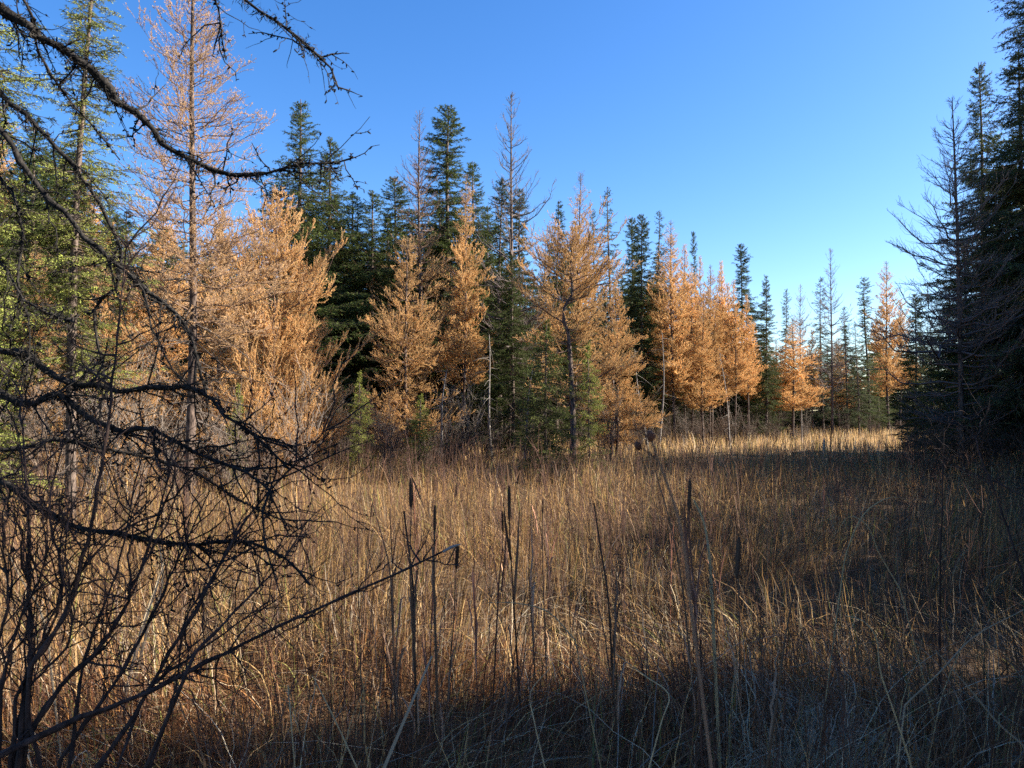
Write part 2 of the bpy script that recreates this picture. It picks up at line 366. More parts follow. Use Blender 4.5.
PROTO['spruce_near_wide']=[make_spruce(52,12,2.7,cone,t0=.05,r0=.14,whorl=.15,nb=9,dens=110,nl=.04,nw=.009,fill=2.1,gaps=.15,c1=(.035,.055,.028),c2=(.085,.115,.045),stubs=60)]
full=lambda t: np.ones_like(t)
def fade(a,b): return lambda t: np.clip((b-t)/(b-a),0,1)
PROTO['larch_full']=[make_larch(61,8,2.2,full,t0=.06,nbr=20,twd=23,tuft=150,r0=.08), make_larch(62,8,1.95,fade(.85,1.05),t0=.08,nbr=18,twd=22,tuft=150,r0=.08)]
PROTO['larch_bushy']=[make_larch(63,6.5,2.5,full,t0=.03,nbr=28,twd=24,tuft=150,r0=.08,up=.55)]
PROTO['larch_mid']=[make_larch(64,11,1.95,fade(.65,.98),t0=.25,nbr=16,twd=17,tuft=125,nl=.042,nw=.010,r0=.09), make_larch(65,11,1.8,fade(.6,.95),t0=.3,nbr=16,twd=17,tuft=125,nl=.042,nw=.010,r0=.09), make_larch(68,11,1.6,fade(.8,1.05),t0=.33,nbr=17,twd=18,tuft=125,nl=.042,nw=.010,r0=.085)]
PROTO['larch_baretop']=[make_larch(66,12,1.9,lambda t:np.clip((.62-t)/.15,0.03,1),t0=.12,nbr=14,twd=17,tuft=95,r0=.10,thick=1.5)]
PROTO['larch_bare']=[make_larch(67,12.5,2.3,lambda t:np.clip((.42-t)/.12,0,1)*.6+.02,t0=.15,nbr=14,twd=16,tuft=70,r0=.11,up=.5,extra=[(.56,.15,2.9,.5)],thick=1.7,twc=(.19,.14,.125)),
                      make_larch(69,12.5,2.3,lambda t:.03+0*t,t0=.25,nbr=9,twd=12,tuft=40,r0=.10,up=.5,twc=(.17,.14,.13),thick=1.6)]
PROTO['larch_right']=[make_larch(70,11,2.6,lambda t:.08+0*t,t0=.1,nbr=15,twd=15,tuft=45,r0=.09,up=.45,extra=[(.36,3.35,3.0,.25),(.4,2.9,2.4,.35)],twc=(.18,.14,.13),thick=1.3)]
PROTO['larch_near']=[make_larch(71,9.5,1.75,lambda t: .6+.4*np.clip((.6-t)/.3,0,1),t0=.3,thick=.7,nbr=20,twd=17,tuft=85,nl=.024,nw=.005,r0=.078,stubs=60,twc=(.22,.15,.115),c1=(.52,.33,.17),c2=(.78,.55,.32))]
PROTO['larch_crooked']=[make_larch(72,7.2,2.3,full,t0=.25,nbr=13,twd=19,tuft=150,r0=.125,up=.3,stubs=20,open_front=True,
    prof=lambda t: np.interp(t,[.2,.35,.5,.65,.8,1],[.55,.75,.9,1,.75,.15]),
    bends=[(0,0,0),(.2,.02,0),(.45,-.06,0.02),(.58,-.12,.05),(.64,-.30,.05),(.68,-.28,.05),(.72,-.02,.05),(.76,.03,0),(.85,-.05,0),(1,.05,0)])]
PROTO_USED=set()
def put_tree(kind, px, D, top, label, wide=1., group=None, rz=None, var=None, gz=None, X=None):
    rng=random.Random(int(px*7+D*13+top*3)); lst=PROTO[kind]
    k = var if var is not None else rng.randrange(len(lst)); src=lst[k]
    p=at(px,top,D); x=p[0] if X is None else X
    z0=float(ground(x,D)); h=p[2]-z0; sc=h/src["H"]
    if (kind,k) in PROTO_USED: o=copy_tree(src)
    else: PROTO_USED.add((kind,k)); o=src
    o.location=(x,D,z0); o.rotation_euler=(rng.uniform(-.02,.02),rng.uniform(-.02,.02),0 if kind=='larch_crooked' else rng.uniform(0,6.28) if rz is None else rz)
    w=sc*wide; o.scale=(w,w,sc)
    tag(o,label,"tree",group)
    return o

FR="trees in the front row of the wood"; RT="shaded trees on the right edge of the meadow"; FW="trees on the far edge of the meadow"; LF="trees behind the dead branches on the left"
T=[ # kind, px, distance, top py, label, width
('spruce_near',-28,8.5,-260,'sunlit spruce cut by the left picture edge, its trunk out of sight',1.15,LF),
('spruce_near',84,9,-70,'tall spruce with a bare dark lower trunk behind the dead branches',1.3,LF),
('larch_near',196,10.5,-75,'tall thin larch with sparse pinkish needles, straight speckled trunk, in front of the orange thicket',1.05,LF),
('larch_bushy',272,17,192,'widest bright orange larch, bushy to the ground, right behind the thin tall larch',.8,FR),
('larch_full',222,18.5,215,'orange larch half hidden behind the thin tall larch trunk',1.0,LF),
('larch_full',303,17.5,248,'short orange larch at the right foot of the widest bushy larch',.7,FR),
('larch_full',158,20,205,'orange larch seen through the dead branches, between tall spruce and thin larch',1.0,LF),
('larch_full',105,19,270,'low orange larch behind the tall spruce trunk',1.0,LF),
('larch_mid',40,20,240,'orange larch behind the cut off spruce on the left edge',1.0,LF),
('larch_full',128,14,325,'low golden larch between the tall spruce trunk and the thin larch trunk',1.0,LF),
('larch_full',48,13.5,340,'low golden larch left of the tall spruce trunk',1.1,LF),
('spruce_young',12,11,395,'bright green young spruce low at the left picture edge',1.0,LF),
('spruce_young',240,15,385,'small green spruce behind the fine twigs, under the widest orange larch',.8,LF),
('spruce_full',303,26,97,'sunlit yellow-green spruce standing above the widest orange larch',1.2,FR),
('spruce_full',330,27.5,138,'dark spruce just right of the sunlit yellow-green spruce',1.15,FR),
('spruce_full',352,30,192,'low dark spruce, the left one of a pair left of the pointed one',1.35,FR),
('spruce_full',371,28,190,'dense dark green spruce, shaded to the ground behind bare shrubs',1.35,FR),
('spruce_narrow',397,32,176,'pointed slim spruce between dense dark spruce and grey topped larch',1.35,FR),
('larch_baretop',427,27,110,'larch with a bare grey top and orange lower crown, left of tall dark spruce',.95,FR),
('larch_full',408,23.5,236,'bright orange larch in front of the dark spruces, with a clear straight trunk',.95,FR),
('larch_mid',462,25,172,'ragged orange larch in front of the tallest dark spruce',.7,FR),
('spruce_narrow',454,30,108,'tallest dark spruce of the wood, left of the tall bare larch',1.4,FR),
('spruce_full',476,31,160,'spruce leaning close on the right of the tallest dark spruce',1.15,FR),
('spruce_club',501,27,178,'narrow dark spruce directly left of the bare larch trunk',1.3,FR),
('larch_bare',509,26.5,92,'tall bare grey larch with one long side limb sticking out',1.0,FR),
('spruce_narrow',523,28,190,'dark spruce directly right of the bare larch trunk',1.0,FR),
('spruce_narrow',512,24.5,255,'black shaded spruce column under the tall bare larch',1.2,FR),
('spruce_full',556,31,200,'compact pointed spruce above the crooked larch',0.95,FR),
('larch_mid',575,32,172,'larch with thin pointed top behind the crooked larch',.85,FR),
('larch_mid',540,30,235,'dull orange larch between compact spruce and bare larch',.8,FR),
('larch_crooked',572,21.5,232,'crooked larch with a kinked dark trunk and broad orange crown',.92,FR),
('larch_full',616,24,284,'pointed bright orange larch just right of the crooked larch',.85,FR),
('spruce_young',546,16.6,322,'young dark green spruce at the left foot of the crooked larch',1.05,FR),
('spruce_young',590,16.2,345,'light green young spruce right beside the crooked trunk',.75,FR),
('spruce_young',360,16.2,372,'light green little spruce at the edge of the widest orange larch',.8,FR),
('spruce_young',420,16.6,395,'low grey-green young spruce under the bright orange larch',1.2,FR),
('spruce_thin',596,36,208,'slim loose spruce left of the tall blue-green one',.9,FR),
('spruce_thin',611,33,186,'tall blue-green spruce with gappy branches, right of the thin topped larch',1.0,FR),
('spruce_narrow',629,37,216,'dark slim spruce, third from the right of the spruce cluster above orange larches',.9,FR),
('spruce_narrow',639,34,213,'dark slim spruce with a sharp tip beside the blue-green cluster',.9,FR),
('spruce_thin',655,36,210,'pale green spruce, the last of the cluster before the row of orange larches',1.0,FR),
('larch_mid',673,34,220,'first tall larch of the long orange row, dark slender trunk',.95,FR),
('larch_mid',690,36,262,'dense orange larch in the row, left below the lone thin spruce',.85,FR),
('spruce_club',696,44,231,'lone very thin spruce poking above the orange row',.5,FR),
('larch_mid',710,37,264,'orange larch with fine pointed top in the middle of the row',.85,FR),
('larch_mid',727,38,284,'orange larch with a pale bare tip near the right end of the row',.85,FR),
('larch_mid',702,34,300,'lower orange larch filling the middle of the row',1.1,FR),
('larch_mid',745,40,318,'last orange larch of the row, below the dark spire spruce',.85,FR),
('larch_mid',662,39,252,'slim orange larch behind the first tall larch of the row',.8,FW),
('larch_mid',682,41,246,'slim pointed orange larch, second from the left in the row',.8,FW),
('larch_mid',719,42,272,'slim orange larch behind the middle of the row',.8,FW),
('larch_mid',756,45,322,'dull slim larch between the row and the green spruce',1.1,FW),
('larch_mid',812,47,330,'small dull larch right of the far rounded larch',1.2,FW),
('larch_mid',838,53,338,'small orange larch low behind the bare forked tree',1.3,FW),
('larch_mid',876,54,320,'slim orange larch between the club topped spruce and the grey topped larch',1.2,FW),
('spruce_narrow',740,50,243,'dark spire spruce standing alone against the sky above the orange row',.95,FW),
('spruce_narrow',764,40,276,'dark spruce, green down to the grass, between two orange larch groups',1.0,FW),
('spruce_narrow',781,50,290,'short topped spruce behind the far orange larch',.8,FW),
('larch_bare',799,52,284,'small bare tree behind the far orange larch',.8,FW),
('larch_mid',791,42,318,'far rounded orange larch standing alone by the golden grass',1.5,FW),
('larch_mid',776,43,340,'low dull orange larch at the left side of the far rounded larch',1.8,FW),
('larch_bare',829,44,248,'tall bare forked tree beyond the meadow, taller than its neighbours',.9,FW),
('spruce_thin',821,47,276,'spruce behind the tall bare forked tree',1.0,FW),
('spruce_thin',845,48,305,'lower spruce right beside the bare forked tree',1.0,FW),
('spruce_club',866,46,278,'club topped spruce with dark trunk at the far end of the meadow',1.3,FW),
('spruce_thin',857,44,322,'ragged green spruce, left companion of the club topped spruce',1.1,FW),
('larch_mid',886,49,261,'larch with bare grey top and orange middle at the far right end',1.0,FW),
('larch_mid',897,52,300,'orange larch behind the grey topped one at the far right end',1.0,FW),
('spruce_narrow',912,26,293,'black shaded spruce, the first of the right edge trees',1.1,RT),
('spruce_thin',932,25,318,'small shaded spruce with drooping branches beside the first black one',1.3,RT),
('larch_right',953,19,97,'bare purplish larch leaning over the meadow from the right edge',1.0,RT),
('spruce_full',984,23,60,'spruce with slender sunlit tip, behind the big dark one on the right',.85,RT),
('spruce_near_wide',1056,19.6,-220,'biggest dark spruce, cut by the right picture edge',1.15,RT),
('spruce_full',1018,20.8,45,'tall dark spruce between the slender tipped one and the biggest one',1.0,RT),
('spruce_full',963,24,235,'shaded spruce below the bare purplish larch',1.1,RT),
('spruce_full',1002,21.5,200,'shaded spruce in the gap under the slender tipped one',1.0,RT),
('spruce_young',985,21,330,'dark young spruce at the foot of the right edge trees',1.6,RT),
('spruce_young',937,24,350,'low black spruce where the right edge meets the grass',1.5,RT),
]
for i,(k,px,D,top,lab,w,g) in enumerate(T): put_tree(k,px,D,top,lab,w,g,var=i if i<2 else 1 if k=='spruce_young' and px<600 and px!=546 else None)

for px,D,top,w in [(340,31,203,1.2),(361,32,212,1.2),(386,31.5,208,1.2),(438,33,190,1.1),(487,33,205,1.1),(412,32.5,214,1.2)]:
    put_tree('spruce_full',px,D,top,'dark spruce closing the gaps between the front spruces left of the tall bare larch',w,'dark spruces between the front spruces')
for px,D,top,w in [(648,35,268,.8),(668,36.5,262,.75),(699,39,258,.7),(708,35.5,286,.8),(733,36,282,.8),(747,38.5,296,.85),(722,40.5,262,.7),(684,37.5,274,.75)]:
    put_tree('larch_mid',px,D,top,'slim orange larch standing within the dense orange row right of centre',w,'slim larches within the orange row')
# back of the wood: trees standing behind the front row
rng=random.Random(5)
SKY_X=[-60,60,140,230,300,345,400,450,500,560,610,660,700,740,790,840,880,915,945,1000,1100]
SKY_Y=[60,120,210,210,165,225,220,200,230,235,235,245,285,310,320,315,310,320,260,160,40]
EDGE_X=[-60,100,300,450,600,700,800,900,930,1000,1100]; EDGE_D=[16,22,27,30,32,42,52,52,21,19,18]
for i in range(120):
    px=-60+i*(1150/120)+rng.uniform(-6,6)
    if 896<px<935: continue
    D=float(np.interp(px,EDGE_X,EDGE_D))+rng.uniform(1.5,11)
    top=float(np.interp(px,SKY_X,SKY_Y))+rng.uniform(8,70)
    if px>935: top+=110
    kk=rng.choice(['spruce_narrow','spruce_full','spruce_narrow','spruce_full','spruce_full','spruce_full','larch_mid']) if px<905 else rng.choice(['spruce_full','spruce_narrow'])
    sp='spruce' if kk[0]=='s' else 'larch'
    lab={'spruce':'dark spruce deep in the wood, mostly hidden behind the front row','larch':'dull orange larch deep in the wood, mostly hidden behind the front row'}[sp]
    if px>905: lab='dark spruce deep in the shaded wood on the right, mostly hidden'
    put_tree(kk,px,D,top,lab,rng.uniform(1.1,1.6),{'spruce':'spruces deep in the wood','larch':'larches deep in the wood'}[sp] if px<905 else 'spruces deep in the right hand wood')
for i in range(54):
    px=-40+i*20+rng.uniform(-8,8)
    D=float(np.interp(px,EDGE_X,EDGE_D))+rng.uniform(12,26)
    if px>690: D=rng.uniform(60,78)
    top=float(np.interp(px,SKY_X,SKY_Y)); top=top+(400-top)*rng.uniform(.3,.75)
    put_tree('spruce_full',px,D,top,'low dark spruce deep in the wood, seen only between the trunks',rng.uniform(1.5,2.2),'low spruces deep in the wood')
# the tall spruces beside the photographer, whose shade lies on the near grass
def side_tree(x,y,h,kind,label,wide=1.):
    lst=PROTO[kind]; src=lst[(int(abs(x)*3+abs(y)*5))%len(lst)]; o=copy_tree(src); sc=h/src["H"]
    o.location=(x,y,float(ground(x,y))); o.scale=(sc*wide,sc*wide,sc); o.rotation_euler=(0,0,x*2+y)
    tag(o,label,'tree','spruces around the photographer outside the picture')
SLOPE=math.tan(math.radians(SUN_EL))
def caster(y,x,reach,w):          # a tree at (x, y) whose shadow ends near x = reach
    return (x,y,(x-reach)*SLOPE+.7,'spruce_full',w)
side=[(4.6,.3,9,'spruce_full',1.0),(5.2,1.1,10,'spruce_full',1.0),(5.9,1.9,10.5,'spruce_full',.9),(7.4,2.2,11,'spruce_full',.7),(6.6,.8,10,'spruce_full',1.0),(7.5,.4,10,'spruce_full',.9),(8.5,1.3,10,'spruce_full',.9),
  caster(2.5,4.8,-3,1.0),caster(2.9,5.3,-2.2,1.0),caster(3.3,6.0,-1.6,1.1),caster(3.7,6.8,-1.6,1.15),caster(3.45,7.6,-1.6,1.1),caster(3.95,7.4,-1.2,1.1),caster(4.2,8.4,-.7,1.1),caster(4.7,8.0,.9,1.0),caster(2.7,7.0,-3,1.3),caster(3.2,7.4,-2,1.2)]
side+=[caster(y,x,r,w) for y,x,r,w in [(5.5,6.8,.6,1.4),(6.1,7.2,.9,1.4),(7.0,7.8,1.0,1.4),(8.0,8.5,1.3,1.4),(9.1,9.2,1.5,1.4),(10.2,10,1.7,1.3),(11.6,11,2,1.3),(13,12,2.4,1.3),(14.5,13,2.7,1.3),(16,14.2,3,1.2),(17.8,15.5,3.4,1.2),(19.6,16.8,3.7,1.2),(21.6,18.2,4.0,1.2),(23.6,19.6,4.4,1.2),
  (6.4,9,-1.0,1.0),(9.6,11.5,-1.5,.9),(8.6,10.5,1.4,1.2),(12.3,13.5,2.2,1.1),(15.2,15.5,2.8,1.1),(18.7,18,3.5,1.1),(22.6,21,4.2,1.1)]]
side+=[(2.5,-5.5,10,'spruce_full',1.0),(-4.5,-5,10,'spruce_full',1.0),(4,-7.5,12,'spruce_full',1.0)]
for (x,y,h,k,w) in side:
    side_tree(x,y,h,k,'dark spruce outside the picture, shading the near grass',w)

# ------------------------------------------------------------------ bare shrubs at the foot of the wood
def make_shrub(seed,h=2.0,n=16,spread=.35,col=(.13,.10,.08)):
    rng=np.random.default_rng(seed); root=empty("bare_shrub")
    K=6; s=np.linspace(0,1,K); az=rng.uniform(0,6.28,n); ln=h*rng.uniform(.55,1.05,n); out=spread*rng.uniform(.2,1.1,n)
    d=np.stack([np.cos(az),np.sin(az)],-1)
    P=np.zeros((n,K,3)); P[:,:,:2]=d[:,None,:]*(.06+ln[:,None]*out[:,None]*s**1.4)[:,:,None]; P[:,:,2]=ln[:,None]*s-.05
    P[:,1:,:2]+=rng.normal(size=(n,K-1,2))*.03*h
    mb=MB(); mb.tubes(P,(.006+.006*rng.uniform(size=(n,1)))*(1-.75*s),4,np.array(col)*rng.uniform(.6,1.2,(n,1)),0)
    m=n*12; bi=rng.integers(0,n,m); q,dd=interp(P,bi,rng.uniform(.25,1,m)); e=unit(dd+rng.normal(size=(m,3))*.55); L=rng.uniform(.12,.5,m)*h/2
    Q=q[:,None,:]+e[:,None,:]*(L[:,None]*k3_)[:,:,None]; Q[:,:,2]+=.2*L[:,None]*k3_**2
    mb.tubes(Q,np.full((m,1),.004)*np.array([[1,.8,.5]]),3,np.array(col)*rng.uniform(.7,1.3,(m,1)),0)
    w=m*2; wi=rng.integers(0,m,w); q,dd=interp(Q,wi,rng.uniform(.2,1,w)); e=unit(dd+rng.normal(size=(w,3))*.6); L=rng.uniform(.05,.2,w)
    Q2=q[:,None,:]+e[:,None,:]*(L[:,None]*k3_)[:,:,None]
    mb.tubes(Q2,np.full((w,1),.0028)*np.array([[1,.8,.5]]),3,np.array(col)*rng.uniform(.7,1.3,(w,1)),0)
    mb.build("branches",[M_TWIG],root)
    return root
SH=[make_shrub(81,2.2,16),make_shrub(82,1.7,20,.5,(.10,.07,.052)),make_shrub(83,2.6,12,.3,(.18,.15,.125))]
shu=set()
def put_shrub(px,D,sc,label,group,var,wide=1.):
    o=SH[var] if var not in shu else copy_tree(SH[var]); shu.add(var)
    x=(px-512)/FPX*D; o.location=(x,D,float(ground(x,D))); o.scale=(sc*wide,sc*wide,sc); o.rotation_euler=(0,0,px*.7)
    tag(o,label,'shrub',group)
FS='bare shrubs at the foot of the wood'
rng=random.Random(9)
named={470:'pale bare shrub in front of the black spruce column',452:'grey bare shrub right of the bright orange larch trunk',532:'bare shrub left of the young dark green spruce',
 608:'bare shrub under the pointed bright orange larch',640:'bare shrub just left of the long orange row'}
for px,lab in named.items():
    put_shrub(px,float(np.interp(px,[450,640],[21.5,23])),rng.uniform(.8,1.15),lab,FS,2 if px<500 else 0)
for i,px in enumerate([345,385,436,490,560,628,655,668,684,698,716,731,752,772,806,845,872]):
    D=float(np.interp(px,[340,450,640,700,900],[20,22,26,33,46]))+rng.uniform(-1.5,2)
    put_shrub(px,D,rng.uniform(.55,1.0),'low bare brown shrub at the grassy edge of the wood',FS,i%3)
rng_=random.Random(31)
for i in range(34):
    px=rng_.uniform(335,900); D=float(np.interp(px,[335,450,640,700,900],[20,22,26,33,47]))+rng_.uniform(-2,4)
    put_shrub(px,D,rng_.uniform(.4,.9),'low bare brown shrub at the grassy edge of the wood',FS,i%2,rng_.uniform(1,1.6))
for i,px in enumerate([15,55,95,130,150,180,235,262,300]):
    put_shrub(px,rng.uniform(11,15),rng.uniform(.7,1.2),'bare tangled shrub in the thicket behind the dead branches','bare shrubs in the left thicket',[2,0,2][i%3],1.2)
for i,px in enumerate([905,930,958,985,1010,1040]):
    put_shrub(px,rng.uniform(16,19),rng.uniform(.6,.9),'bare shaded shrub below the spruces on the right edge','bare shrubs on the right edge',1,1.3)

def snag(px,D,top,dx,label,r=.05):
    p=at(px,top,D); x0=(px-dx-512)/FPX*D; g=float(ground(x0,D)); root=tag(empty("dead_snag",(x0,D,g)),label,"dead tree","grey dead snags along the edge of the wood")
    K=10; t=np.linspace(0,1,K); P=np.stack([(p[0]-x0)*t+.06*np.sin(t*5+px),.3*t+.05*np.sin(t*7),(p[2]-g)*t-.1],-1)
    mb=MB(); mb.tubes(P,r*(1-.8*t),7,(.1,.1,.1)); rg=np.random.default_rng(int(px)); n=26; q,dd=interp(P[None],np.zeros(n,int),rg.uniform(.2,.98,n)); e=unit(rg.normal(size=(n,3))*np.array([1,1,.4])); L=rg.uniform(.15,.7,n); k=np.linspace(0,1,4)
    Q=q[:,None,:]+e[:,None,:]*(L[:,None]*k)[:,:,None]; Q[:,:,2]-=.25*L[:,None]*k**2
    mb.tubes(Q,np.full((n,1),.009)*(1-.75*k),4,(.1,.1,.1)); mb.build("trunk",[M_SNAG],root)
M_SNAG=mat_bark("weathered_grey_wood",(.09,.08,.07),(.27,.245,.22),30,.6)
for a_ in [(447,21.5,365,10,'grey leaning snag beside the bright orange larch'),(487,23,330,-6,'thin upright grey snag in front of the black spruce column'),(535,22,360,14,'short grey snag leaning right, left of the young dark green spruce'),(636,24,345,-12,'grey snag leaning left under the pointed orange larch'),(665,30,330,5,'thin grey snag at the left end of the long orange row'),(722,34,345,-8,'grey snag among the trunks of the long orange row'),(806,42,352,6,'far grey snag right of the rounded larch')]: snag(*a_)
# ------------------------------------------------------------------ grass: nobody could count it
def make_grass():
    rng=np.random.default_rng(3); mb=MB()
    PAL=np.array([(.47,.32,.145),(.38,.25,.12),(.25,.155,.09),(.135,.08,.055),(.27,.225,.175),(.52,.43,.29),(.08,.048,.038)])
    def blades(n,d0,d1,hscale,wd,K,kinds,palw,ang=46,hz=(.55,.95),gain=1.,cmin=.15):
        r=np.sqrt(rng.uniform(d0*d0,d1*d1,n)); th=np.radians(rng.uniform(-ang,ang,n))
        x=r*np.sin(th); y=r*np.cos(th)
        cl=.5+.5*np.sin(x*2.1+1.3*np.sin(y*1.7))*np.sin(y*2.4+1.1*np.sin(x*1.3)); cl2=.5+.5*np.sin(x*.55+.8+np.sin(y*.4))*np.sin(y*.45+2)
        keep=rng.uniform(size=n)<(cmin+(1-cmin)*cl); x,y,cl,cl2,r=x[keep],y[keep],cl[keep],cl2[keep],r[keep]; n=len(x)
        kind=rng.choice(3,size=n,p=kinds)
        h=rng.uniform(*hz,n)*hscale*(.5+.45*cl+.4*cl2)
        az=np.where(rng.uniform(size=n)<.3,rng.uniform(0,6.283,n),2.2*np.sin(x*.9+1.2*np.sin(y*.7))+1.8*np.sin(y*1.1+.5*x+2)+rng.normal(size=n)*.55); d=np.stack([np.cos(az),np.sin(az)],-1)
        s=np.linspace(0,1,K)
        lean=np.choose(kind,[rng.uniform(0,.18,n),rng.uniform(.05,.45,n),rng.uniform(.7,1.6,n)])
        bend=np.choose(kind,[rng.uniform(0,.18,n),rng.uniform(.3,.95,n),rng.uniform(0,.5,n)])
        P=np.zeros((n,K,3)); hor=h[:,None]*(lean[:,None]*s+bend[:,None]*s**2.5)
        P[:,:,0]=x[:,None]+d[:,:1]*hor; P[:,:,1]=y[:,None]+d[:,1:]*hor
        zz=np.choose(kind,[1.,1.,.55])
        drop=np.choose(kind,[.05*h,rng.uniform(.2,.6,n)*h,.15*h])
        P[:,:,2]=ground(x,y)[:,None]-.03+(h*zz)[:,None]*s-drop[:,None]*s**3
        P[:,:,2]=np.maximum(P[:,:,2],ground(x,y)[:,None]+.01*s-.03)
        P[:,1:]+=rng.normal(size=(n,K-1,3))*.007*np.linspace(.3,1,K-1)[None,:,None]
        Wd=(wd*rng.uniform(.5,1.4,n))[:,None]*np.interp(s,[0,.5,1],[.8,1,.15])[None,:]
        sa=rng.uniform(0,6.28,n); side=np.stack([np.cos(sa),np.sin(sa),np.zeros(n)],-1)
        ci=rng.choice(len(PAL),size=n,p=palw); col=PAL[ci]*gain*rng.uniform(.75,1.25,(n,1))
        gr=(rng.uniform(size=n)<.06); col=np.where(gr[:,None],np.array([.20,.20,.06])*rng.uniform(.7,1.2,(n,1)),col)
        mb.ribbons(P,Wd,side,col)
    near=[.05,.12,.2,.25,.22,.06,.10]; mid=[.24,.24,.18,.10,.13,.07,.04]; far=[.42,.28,.12,.05,.06,.05,.02]  # near coloured darker as if shaded, far brighter gold as if sunlit; gains likewise
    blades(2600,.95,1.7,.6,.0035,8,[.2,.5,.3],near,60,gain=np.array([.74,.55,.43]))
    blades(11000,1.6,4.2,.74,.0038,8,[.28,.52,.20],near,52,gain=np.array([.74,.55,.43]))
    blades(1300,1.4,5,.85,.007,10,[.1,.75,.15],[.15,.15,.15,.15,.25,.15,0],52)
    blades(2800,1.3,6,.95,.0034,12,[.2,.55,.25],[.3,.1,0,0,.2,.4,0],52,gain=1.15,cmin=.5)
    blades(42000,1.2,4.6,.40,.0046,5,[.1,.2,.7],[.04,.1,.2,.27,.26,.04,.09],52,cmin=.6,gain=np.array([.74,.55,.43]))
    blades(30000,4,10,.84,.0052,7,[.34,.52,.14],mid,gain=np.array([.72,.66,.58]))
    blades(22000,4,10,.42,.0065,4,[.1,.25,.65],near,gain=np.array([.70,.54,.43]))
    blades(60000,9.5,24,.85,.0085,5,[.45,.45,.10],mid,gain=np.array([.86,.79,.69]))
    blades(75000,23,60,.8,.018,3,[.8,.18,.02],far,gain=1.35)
    # leaf litter like broken stalks low down
    return tag(mb.build("sedge_grass",[M_GRASS]),"dry brown and straw coloured sedge covering the whole meadow","grass",kind="stuff")
make_grass()

def make_weeds():
    rng=np.random.default_rng(17); mb=MB()
    for n,d0,d1,rad in ((420,1.5,4.5,.0014),(1000,4.5,12,.0022),(900,12,30,.004)):
        r=np.sqrt(rng.uniform(d0*d0,d1*d1,n)); th=np.radians(rng.uniform(-48,48,n)); x=r*np.sin(th); y=r*np.cos(th)
        x+=.25*np.sin(y*3)*rng.uniform(size=n); h=rng.uniform(.65,1.2,n); K=6; s_=np.linspace(0,1,K); az=rng.uniform(0,6.28,n); l=rng.uniform(0,.28,n)*h
        P=np.zeros((n,K,3)); P[:,:,0]=x[:,None]+(np.cos(az)*l)[:,None]*s_**1.5; P[:,:,1]=y[:,None]+(np.sin(az)*l)[:,None]*s_**1.5
        P[:,:,2]=ground(x,y)[:,None]-.03+h[:,None]*s_; P[:,1:,:2]+=rng.normal(size=(n,K-1,2))*.012
        col=np.array([(.095,.055,.042)])*rng.uniform(.6,1.7,(n,1)); 
        mb.tubes(P,rad*(1.1-.6*s_)[None]*rng.uniform(.7,1.3,(n,1)),4,col)
        m=n*7; bi=rng.integers(0,n,m); q,dd=interp(P,bi,rng.uniform(.45,1,m)); e=unit(dd*.9+rng.normal(size=(m,3))*.5); L=rng.uniform(.05,.22,m)
        Q=q[:,None,:]+e[:,None,:]*(L[:,None]*k3_)[:,:,None]; Q[:,:,2]+=.2*L[:,None]*k3_**2
        mb.tubes(Q,np.full((m,1),rad*.6)*np.array([[1,.8,.5]]),3,col[bi])
        nb=m; q,dd=interp(Q,rng.integers(0,m,nb),rng.uniform(.5,1,nb)); e=unit(rng.normal(size=(nb,3))); mb.needles(q,e,rng.uniform(.008,.02,nb)*(rad/.0016)**.5,np.full(nb,rad*2.4),rng,(.12,.065,.045))
    return tag(mb.build("dry_weeds",[M_TWIG]),"thin reddish brown dead weed stems standing through the sedge","weeds",kind="stuff")
make_weeds()

